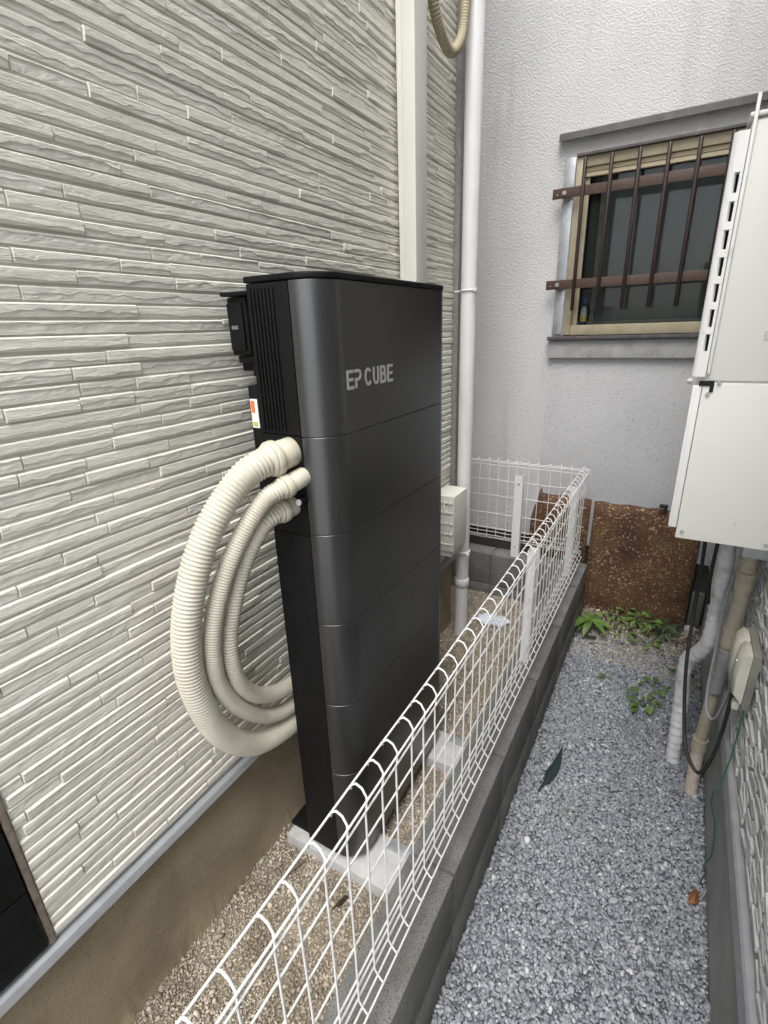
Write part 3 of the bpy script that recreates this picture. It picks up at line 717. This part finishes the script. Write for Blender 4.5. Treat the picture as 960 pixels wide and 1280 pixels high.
# hoses
def hose(label, pts, r, pitch, m='hose', cuff=None, cat='hose'):
    P, L = resample(catmull(pts, .006), pitch/5)
    v, f = sweep(P, lambda i, s: r*(1+.075*(max(-.35, math.cos(2*math.pi*s/pitch))+.1)), 22)
    if cuff:
        t = thing('corrugated_hose', label, cat, pts[0]); lv = local(v, t); mk('hose', lv, f, m, t, True)
        d = (Vector(pts[1])-Vector(pts[0])).normalized(); p0 = Vector(pts[0])
        def seg(name, a, b, ra, rb_, mm):
            Q = [p0+d*a, p0+d*(a+.002), p0+d*(b-.002), p0+d*b]; vv, ff = sweep(Q, lambda i, s: (ra*.94, ra, rb_, rb_*.94)[i], 24)
            o = mk(name, local(vv, t), ff, mm, t, True); o.data.set_sharp_from_angle(angle=R(50))
        seg('coupling', -.030, .012, r*1.10, r*1.14, 'fitting')
        seg('collar', .0125, .030, r*1.34, r*1.34, 'fitting')
        seg('collar_rim', .0305, .038, r*1.24, r*1.20, 'fitting')
        return t
    o = mk('corrugated_hose', v, f, m, None, True); return tag(o, label, cat)
H1 = [(-0.705, 0.776, 1.337), (-0.715, 0.733, 1.331), (-0.735, 0.681, 1.305), (-0.765, 0.614, 1.221), (-0.785, 0.566, 1.115), (-0.8, 0.54, 0.995), (-0.81, 0.543, 0.868), (-0.82, 0.593, 0.701), (-0.825, 0.695, 0.575), (-0.825, 0.852, 0.528), (-.825, 1.0, .55), (-.825, 1.15, .60)]
H2 = [(-0.68, 0.780, 1.282), (-0.69, 0.744, 1.273), (-0.71, 0.71, 1.253), (-0.745, 0.66, 1.172), (-0.77, 0.617, 1.075), (-0.785, 0.590, 0.971), (-0.8, 0.597, 0.847), (-0.81, 0.655, 0.726), (-0.82, 0.758, 0.618), (-0.82, 0.87, 0.588), (-.82, 1.0, .62), (-.82, 1.15, .68)]
H3 = [(-0.71, 0.79, 1.216), (-0.715, 0.751, 1.213), (-0.73, 0.714, 1.191), (-0.76, 0.675, 1.107), (-0.78, 0.644, 1.001), (-0.79, 0.632, 0.913), (-0.8, 0.655, 0.80), (-0.815, 0.740, 0.700), (-0.82, 0.865, 0.655), (-.825, 1.0, .69), (-.825, 1.1, .75)]
hose('thickest outermost cream corrugated hose looping from the side of the battery cabinet', H1, .0285, .0088, cuff=1)
hose('thin middle cream corrugated hose looping from the side of the battery cabinet', H2, .0190, .0062, cuff=1)
hose('innermost lowest-plugged cream corrugated hose looping beside the battery cabinet', H3, .0200, .0075, cuff=1)
UH = [(-.835, 1.745, 2.95), (-.83, 1.755, 2.80), (-.83, 1.772, 2.64), (-.83, 1.795, 2.53), (-.828, 1.845, 2.466), (-.825, 1.927, 2.436), (-.82, 2.005, 2.500), (-.82, 2.040, 2.617), (-.82, 2.055, 2.75), (-.825, 2.06, 2.95)]
hose('tan corrugated hose hanging in a loop high beside the downpipe', UH, .0165, .0095, 'hose_old')

# vertical duct cover
t = thing('duct_cover', 'cream plastic duct cover running down the siding behind the cabinet', 'duct', (-.85, 1.68, .9))
box('duct_base', -.879, -.862, 1.644, 1.722, .95, 4.4, 'cream_plastic', t, .002)
box('duct_lid', -.8618, -.815, 1.640, 1.726, .95, 4.4, 'cream_plastic', t, .007)

# downpipe with clips
t = thing('downpipe', 'white round downpipe standing at the house corner', 'downpipe', (-.81, 2.11, .08))
v, f = sweep([Vector((-.81, 2.11, z)) for z in (.06, .5, .505, 1.8, 5.0)], .0325, 28); o = mk('pipe', local(v, t), f, 'white_pipe', t, True); o.data.set_sharp_from_angle(angle=R(50))
for z0, z1, r in ((.355, .40, .0365), (.535, .552, .0385)):
    v, f = sweep([Vector((-.81, 2.11, z)) for z in (z0, z0+.003, z1-.003, z1)], lambda i, s, r=r: (r-.003, r, r, r-.003)[i], 28); o = mk('pipe_collar', local(v, t), f, 'white_pipe', t, True); o.data.set_sharp_from_angle(angle=R(50))
for z in (.545, 1.715, 3.2):
    P = [Vector((-.81+.0355*math.cos(a), 2.11+.0355*math.sin(a), z)) for a in [2*math.pi*k/24 for k in range(25)]]
    v, f = sweep(P, .0028, 6); c = mk('pipe_clip', local(v, t), f, 'white_plastic', t, True)
    box('clip_arm', -.872, -.846, 2.100, 2.106, z-.003, z+.003, 'white_plastic', c); box('clip_ear', -.775, -.762, 2.068, 2.079, z-.007, z+.007, 'white_plastic', c, .001)

# small enclosure behind the cabinet
t = thing('wall_cabinet', 'small off-white ribbed box between battery cabinet and downpipe', 'box', (-.80, 1.95, .62))
box('box_body', -.872, -.768, 1.890, 2.045, .632, .895, 'cream_plastic', t, .006)
for z0 in (.665, .715, .765, .815, .86): box('rib', -.866, -.774, 1.8860, 1.8895, z0, z0+.008, 'white_plastic', t, .001)
for x in (-.845, -.815, -.790): box('rib', x, x+.005, 1.8835, 1.8858, .645, .885, 'white_plastic', t, .001)
box('box_foot', -.872, -.78, 1.90, 2.03, .605, .6315, 'cream_plastic', t, .002)

# ------------------------------------------------------------------ air conditioner on the right
ac = thing('outdoor_unit', 'off-white outdoor air conditioner box hung high on the right wall', 'outdoor unit', (.15, 1.75, 1.05))
AY = 1.400
BM().box(.046, .262, AY+.006, 2.16, 1.046, 1.948, .006).build('casing', 'ac_white', ac, 35)
box('side_panel', .050, .262, AY-.0005, AY+.0055, 1.444, 1.942, 'ac_white', ac, .002)
box('service_cover', .044, .262, AY-.003, AY+.0055, 1.050, 1.4395, 'ac_white', ac, .0025)
box('casing_top', .040, .264, AY-.004, 2.165, 1.9485, 1.957, 'ac_white', ac, .003)
# slotted front edge (upper) as a bent strip with real openings
b = BM(); zs0, zs1 = 1.452, 1.930; sl_ = []
for k in range(7): sl_.append((1.508+k*.0522, 1.508+k*.0522+.037))
prev = zs0
bx0, bx1 = .026, .046
for a, c in sl_:
    b.box(bx0, bx1, AY+.004, AY+.028, prev, a); prev = c
b.box(bx0, bx1, AY+.004, AY+.028, prev, zs1)
b.box(bx0, bx0+.0055, AY+.0045, AY+.0275, zs0+.001, zs1-.001); b.box(bx1-.0055, bx1, AY+.0045, AY+.0275, zs0+.001, zs1-.001)
b.build('slotted_edge', 'ac_edge', ac)
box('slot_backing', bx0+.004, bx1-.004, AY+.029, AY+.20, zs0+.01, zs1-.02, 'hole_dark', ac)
BM().cyl(((bx0+.001), AY+.016, (zs0+zs1)/2), .0085, zs1-zs0, 'Z', 16).build('rounded_rim', 'ac_edge', ac, 40)
box('edge_flange', .047, .0535, AY-.012, AY+.004, 1.460, 1.985, 'ac_edge', ac, .002)
box('lower_edge', .024, .0438, AY+.001, AY+.03, 1.075, 1.432, 'ac_edge', ac, .004)
box('lower_edge', .030, .0425, AY-.0045, AY+.0008, 1.078, 1.430, 'ac_edge', ac, .0015)
box('cover_notch', .036, .066, AY-.0052, AY-.0032, 1.432, 1.4435, 'hole_dark', ac); box('cover_notch', .058, .066, AY-.0052, AY-.0034, 1.418, 1.4318, 'hole_dark', ac)
BM().cyl((.0165, AY+.01, 1.4415), .006, .010, 'X', 8).build('screw', 'outlet', ac)
for x, z in ((.056, 1.414), (.057, 1.069), (.232, 1.064), (.075, 1.4405)):
    BM().cyl((x, AY-.0045, z), .0045, .004, 'Y', 10).cyl((x, AY-.007, z), .0025, .002, 'Y', 6).build('screw', 'galv', ac, 40)
box('worn_sticker', .140, .176, AY-.0013, AY-.0004, 1.529, 1.549, 'worn_sticker', ac)
for z0 in (1.05, ): box('wall_bracket', .20, .268, 1.46, 1.49, 1.00, 1.0455, 'galv', ac, .002)

# wrapped refrigerant pipes
def wrap_tube(name, label, cat, pts, r, m, pitch=.035, amp=.07, seed=0, parent=None):
    P, L = resample(catmull(pts, .01), .006)
    def rad(i, s):
        t = (s/pitch) % 1.0
        return r*(1+amp*(t-.5)+  .09*noise.noise(Vector((s*14, seed, 0)))+.05*noise.noise(Vector((s*60, seed, 2))))
    v, f = sweep(P, rad, 18)
    if parent: return mk(name, local(v, parent), f, m, parent, True)
    return tag(mk(name, v, f, m, None, True), label, cat)
WA = [(.175, 1.63, 1.05), (0.188, 1.65, 0.932), (0.195, 1.68, 0.813), (0.203, 1.7, 0.69), (0.201, 1.71, 0.59), (0.183, 1.745, 0.515), (0.162, 1.78, 0.462), (0.160, 1.79, 0.38), (0.168, 1.79, 0.296), (0.174, 1.79, 0.152), (0.183, 1.79, -.02)]
wrap_tube('wrapped_pipe', 'white tape-wrapped pipe bundle bending down to the gravel under the air conditioner', 'pipe', WA, .0235, 'tape_white', .034, .12, 1)
tp = thing('drain_pipe', 'tan drain pipe with grey taped joint beside the right wall', 'pipe', (.24, 1.66, 0))
def tpt(name, pts, r, m, n=16): return tube(name, pts, r, m, tp, n, .01)
tpt('pipe', [(.228, 1.53, 1.05), (0.232, 1.55, 0.983), (0.236, 1.57, 0.851), (0.239, 1.6, 0.703), (0.239, 1.62, 0.60)], .0205, 'tan_pipe')
tpt('pipe_collar', [(.2338, 1.5545, .925), (.2352, 1.566, .872)], .0245, 'tan_pipe')
tpt('pipe_collar', [(.2385, 1.596, .715), (.2392, 1.606, .655)], .0240, 'tan_pipe')
wrap_tube('tape_wrap', '', '', [(.2392, 1.613, .640), (.239, 1.622, .585), (.235, 1.637, .51), (.2335, 1.640, .455)], .0240, 'tape_grey', .018, .14, 4, tp)
tpt('pipe', [(.2335, 1.640, .46), (0.233, 1.64, 0.371), (0.232, 1.65, 0.227)], .0175, 'tan_pipe')
tpt('pipe_collar', [(.2322, 1.648, .255), (.2325, 1.652, .205)], .0235, 'tan_pipe')
wrap_tube('tape_wrap', '', '', [(.2325, 1.652, .208), (0.236, 1.66, 0.113), (0.242, 1.66, -0.015)], .0195, 'tape_pink', .02, .06, 6, tp)
tag(tube('cable', [(.12, 1.60, 1.06), (0.129, 1.6, 0.941), (0.135, 1.6, 0.756), (0.14, 1.55, 0.587), (0.16, 1.5, 0.421), (0.178, 1.45, 0.348), (0.213, 1.42, 0.312), (0.232, 1.4, 0.391), (0.240, 1.395, 0.50), (0.241, 1.39, 0.672)], .0052, 'black_rubber'),
    'thick black cable drooping from the air conditioner to the outlet box', 'cable')
tag(tube('cable', [(.16, 1.60, 1.06), (.158, 1.61, .95), (.160, 1.62, .85), (.17, 1.64, .76)], .0050, 'black_rubber'), 'second black cable behind the wrapped pipe under the air conditioner', 'cable')
tag(tube('cable', [(.215, 1.60, .90), (0.205, 1.6, 0.80), (0.206, 1.575, 0.62), (0.206, 1.54, 0.505), (0.213, 1.5, 0.468), (0.233, 1.48, 0.48), (0.243, 1.43, 0.66)], .0034, 'cable_grey'), 'thin grey cable looping beside the tan drain pipe', 'cable')
tag(tube('cable', [(.220, 1.605, .90), (0.210, 1.605, 0.80), (0.212, 1.59, 0.62), (0.211, 1.55, 0.495), (0.219, 1.51, 0.455), (0.238, 1.49, 0.475), (0.247, 1.435, 0.66)], .0030, 'cable_grey'), 'second thin grey cable looping lowest behind the first', 'cable')
tag(tube('earth_wire', [(.257, 1.312, .665), (.258, 1.310, .60), (.257, 1.305, .52), (.252, 1.30, .455), (.247, 1.29, .42), (.240, 1.285, .395), (.236, 1.29, .385), (.238, 1.30, .355), (.243, 1.30, .32), (.262, 1.305, .25), (.270, 1.30, .15), (.262, 1.31, .09), (.272, 1.315, .06), (.265, 1.31, .03), (.273, 1.315, .0)], .0019, 'green_wire', n=7),
    'thin green earth wire trailing down the foundation from the outlet box', 'wire')
# outlet box
ob = thing('outlet_box', 'beige weatherproof outlet cover on the right wall by the drain pipe', 'outlet', (.26, 1.42, .57))
box('back_plate', .248, .2655, 1.300, 1.445, .655, .815, 'outlet_base', ob, .003)
prof = [(.2475, .812), (.236, .817), (.226, .802), (.221, .742), (.224, .690), (.2475, .662)]
def hood_cover(y0, y1, sc_):
    n = len(prof); v = []
    for y, k in ((y0, .0), (y0+.008, 1), (y1-.008, 1), (y1, .0)):
        for x, z in prof: v.append((.2475+(x-.2475)*(1 if k else .86)*sc_, y, .735+(z-.735)*(1 if k else .93)))
    f = [tuple(range(n))[::-1], tuple(range(3*n, 4*n))]
    for j in range(3): f += [(j*n+i, j*n+(i+1) % n, (j+1)*n+(i+1) % n, (j+1)*n+i) for i in range(n)]
    return BM().poly(v, f)
hood_cover(1.304, 1.369, 1.0).build('cover', 'outlet', ob, 40)
hood_cover(1.375, 1.441, 1.08).build('cover', 'outlet', ob, 40)
BM().cyl((.2235, 1.337, .77), .004, .005, 'X', 10).build('screw', 'bright_steel', ob)
box('cable_entry', .232, .247, 1.315, 1.335, .640, .662, 'outlet', ob, .002)

# ------------------------------------------------------------------ rusty sheets at the end of the passage
def rust_sheet(name, label, top, x0, x1, yb, yt, thick=.004):
    nx = len(top)-1; v, f = [], []; nz = 8
    for s in (0, 1):
        for i, (x, zt) in enumerate(top):
            for j in range(nz+1):
                z = -.01+(zt+.01)*j/nz; k = j/nz*zt/.66
                v.append((x, yb+(yt-yb)*k+s*thick+.004*noise.noise(Vector((x*6, z*6, 0))), z))
    N = (nx+1)*(nz+1)
    for i in range(nx):
        for j in range(nz):
            a = i*(nz+1)+j; f += [(a, a+nz+1, a+nz+2, a+1), (N+a, N+a+1, N+a+nz+2, N+a+nz+1)]
        a = i*(nz+1)+nz; f.append((a, a+nz+1, N+a+nz+1, N+a))
    for j in range(nz):
        a = j; f.append((a, a+1, N+a+1, N+a)); a = nx*(nz+1)+j; f.append((a, N+a, N+a+1, a+1))
    return tag(mk(name, v, f, 'rust', None, True), label, 'metal sheet')
rust_sheet('rusty_sheet', 'large rusty metal sheet with pale flakes leaning against the stucco wall', [(-.318+.0435*k, .648+.004*math.sin(k*1.9)) for k in range(13)], 0, 0, 2.795, 2.832)
rust_sheet('rusty_sheet', 'smaller rusty sheet with a jagged top behind the wire fence', [(-.66, .50), (-.645, .57), (-.632, .60), (-.622, .655), (-.612, .690), (-.604, .655), (-.55, .65), (-.50, .655), (-.44, .66), (-.38, .655), (-.335, .652)], 0, 0, 2.805, 2.836)
t = tag(BM().box(-.005, .035, 2.806, 2.824, .662, .682, .005).box(.018, .032, 2.810, 2.820, .635, .664, .003).build('clip', 'black_rubber', None, 40), 'small black clip on the top edge of the large rusty sheet', 'clip')
sm = lambda c, r, s: [c[0]+r[0]*s[0], c[1]+r[1]*s[1], c[2]+r[2]*s[2]]
def stone(label, c, r, m, seed):
    b = bmesh.new(); bmesh.ops.create_icosphere(b, subdivisions=2, radius=1)
    for v in b.verts:
        k = 1+.22*noise.noise(v.co*1.6+Vector((seed, 0, 0))); v.co = Vector(sm(c, r, v.co*k))
    me = bpy.data.meshes.new('stone'); b.to_mesh(me); b.free(); return tag(link('stone', me, m), label, 'stone')
stone('pale stone lying at the right end of the large rusty sheet', (.232, 2.76, .020), (.032, .03, .032), 'pad', 3)
stone('grey stone behind the wrapped pipe on the soil', (.24, 2.60, .012), (.038, .03, .022), 'block', 9)
box_ = tag(BM().box(.215, .275, 2.845, 2.879, -.02, .20, .004).build('concrete_chunk', 'block', None, 35), 'grey concrete block standing behind the rusty sheet in the corner', 'concrete block')

# ------------------------------------------------------------------ plants and litter
def leaf_mesh(name, L, Wd, m, bend=.3, lobes=False):
    n = 7; v, f = [], []
    for i in range(n+1):
        t = i/n; wd = Wd*math.sin(math.pi*min(1, t*.92+.06))**.8*(1-.25*t); z = bend*L*(t*(1-t)*1.4-.25*t*t)
        for s in (-1, 0, 1): v.append((s*wd*.5, L*t, z+(.12*wd if s else 0)))
    for i in range(n):
        for j in range(2): f.append((i*3+j, i*3+j+1, (i+1)*3+j+1, (i+1)*3+j))
    me = bpy.data.meshes.new(name); me.from_pydata(v, [], f); me.materials.append(M[m]); me.polygons.foreach_set('use_smooth', [True]*len(me.polygons)); return me
LEAF = {k: leaf_mesh('leaf', 1, wd, m, b) for k, (wd, m, b) in {'round': (.85, 'leaf', .25), 'long': (.34, 'leaf', .35), 'dark': (.75, 'leaf_dark', .2)}.items()}
def plant(label, loc, n, size, kind, spread, h, seed, grp=None, cat='weed', whorl=False):
    rs = random.Random(seed); t = thing('weed_plant' if cat == 'weed' else 'seedling', label, cat, loc, grp); V, F = [], []
    for i in range(n):
        a = 2*math.pi*i/n+rs.uniform(-.35, .35); d = spread*rs.uniform(.25, 1); hh = h*rs.uniform(.45, 1.1)
        if whorl: d = spread*.12; hh = h*rs.uniform(.9, 1.05)
        p = Vector((d*math.cos(a), d*math.sin(a), hh))
        o = bpy.data.objects.new('leaf', LEAF[kind]); COL.objects.link(o); o.parent = t
        s = size*rs.uniform(.7, 1.2); o.location = p; o.scale = (s, s, s)
        o.rotation_euler = (rs.uniform(-.45, .25) if not whorl else rs.uniform(-.5, .0), rs.uniform(-.3, .3), a-math.pi/2+rs.uniform(-.4, .4))
        v, f = sweep([Vector((0, 0, -.004)), p*.5+Vector((0, 0, .25*hh)), p], .0011, 5); k = len(V); V += v; F += [tuple(j+k for j in q) for q in f]
    mk('stem', V, F, 'stem', t, True); return t
plant('leafy green seedling with long pointed leaves by the corner of the block wall', (-.235, 2.545, 0), 10, .125, 'long', .05, .075, 1, None, 'seedling', True)
plant('clump of small green leaves nearest on the gravel, clover-like', (.062, 2.045, .005), 13, .036, 'round', .055, .035, 2)
plant('few small leaves sprouting from gravel beyond the clover-like clump', (.095, 2.20, .005), 5, .034, 'round', .05, .03, 3)
G = 'weeds along the foot of the rusty sheet'
plant('round-leaved weeds at the left foot of the rusty sheet', (-.135, 2.715, 0), 20, .032, 'round', .07, .05, 4, G)
plant('bright green weeds at the middle foot of the rusty sheet', (-.01, 2.705, 0), 28, .034, 'round', .09, .06, 5, G)
plant('dark green weeds at the right foot of the rusty sheet', (.115, 2.690, 0), 28, .034, 'dark', .08, .06, 6, G)
plant('low green weeds on the soil in front of the rusty sheet', (.055, 2.545, 0), 16, .030, 'round', .09, .035, 7, G)
plant('sparse tiny weeds left of the soil strip', (-.10, 2.60, 0), 8, .028, 'round', .07, .03, 8, G)
plant('small dark weeds behind the wrapped pipe', (.205, 2.35, 0), 9, .034, 'dark', .05, .05, 10, G)
plant('tiny weed sprig alone in the gravel left of the clover-like clump', (-.11, 2.16, .004), 4, .022, 'round', .02, .018, 11)
# litter
def flake(name, label, cat, pts, z, m, curl=.004):
    c = Vector((sum(p[0] for p in pts)/len(pts), sum(p[1] for p in pts)/len(pts), z+curl)); v = [c]+[Vector((p[0], p[1], z+curl*.6*math.sin(i*2.1))) for i, p in enumerate(pts)]
    n = len(pts); v += [x-Vector((0, 0, .0012)) for x in v]; f = [(0, 1+i, 1+(i+1) % n) for i in range(n)]+[(n+1, n+2+(i+1) % n, n+2+i) for i in range(n)]+[(1+i, n+2+i, n+2+(i+1) % n, 1+(i+1) % n) for i in range(n)]
    return tag(mk(name, v, f, m), label, cat)
flake('weed_sheet', 'dark green torn scrap of weed sheet showing through the gravel', 'weed sheet', [(-.232, 1.40), (-.222, 1.45), (-.226, 1.50), (-.213, 1.545), (-.203, 1.60), (-.196, 1.66), (-.188, 1.61), (-.183, 1.575), (-.182, 1.535), (-.186, 1.50), (-.196, 1.47), (-.206, 1.445), (-.224, 1.41)], .0135, 'weed_sheet', .002)
flake('dead_leaf', 'dark dead leaf lying on the sand by the near concrete pad', 'leaf', [(-.622, .690), (-.612, .70), (-.604, .722), (-.598, .745), (-.606, .742), (-.614, .728), (-.620, .708)], .084, 'leaf_dead', .012)
flake('dead_leaf', 'rusty brown leaf on the gravel by the right foundation', 'leaf', [(.235, 1.235), (.250, 1.232), (.262, 1.25), (.262, 1.275), (.250, 1.285), (.238, 1.265)], .016, 'leaf_brown', .012)
flake('dead_leaf', 'dark leaf under the green seedling', 'leaf', [(-.245, 2.46), (-.22, 2.452), (-.195, 2.465), (-.19, 2.49), (-.215, 2.485)], .014, 'leaf_dead', .008)
tag(tube('twig', [(-.80, .695, .084), (-.785, .72, .088), (-.778, .745, .086), (-.77, .765, .085)], .004, 'twig', n=7), 'short bent brown twig on the sand near the foundation', 'twig')
b = bmesh.new(); bmesh.ops.create_icosphere(b, subdivisions=3, radius=1)
for v in b.verts:
    k = 1+.55*noise.noise(v.co*1.9)+.25*noise.noise(v.co*5); v.co = Vector((-.690+.085*v.co.x*k, 2.285+.045*v.co.y*k, .088+.016*max(-.6, v.co.z)*k))
me = bpy.data.meshes.new('plastic_bag'); b.to_mesh(me); b.free(); tag(link('plastic_bag', me, 'bag'), 'crumpled pale plastic bag on the sand behind the fence', 'plastic bag')
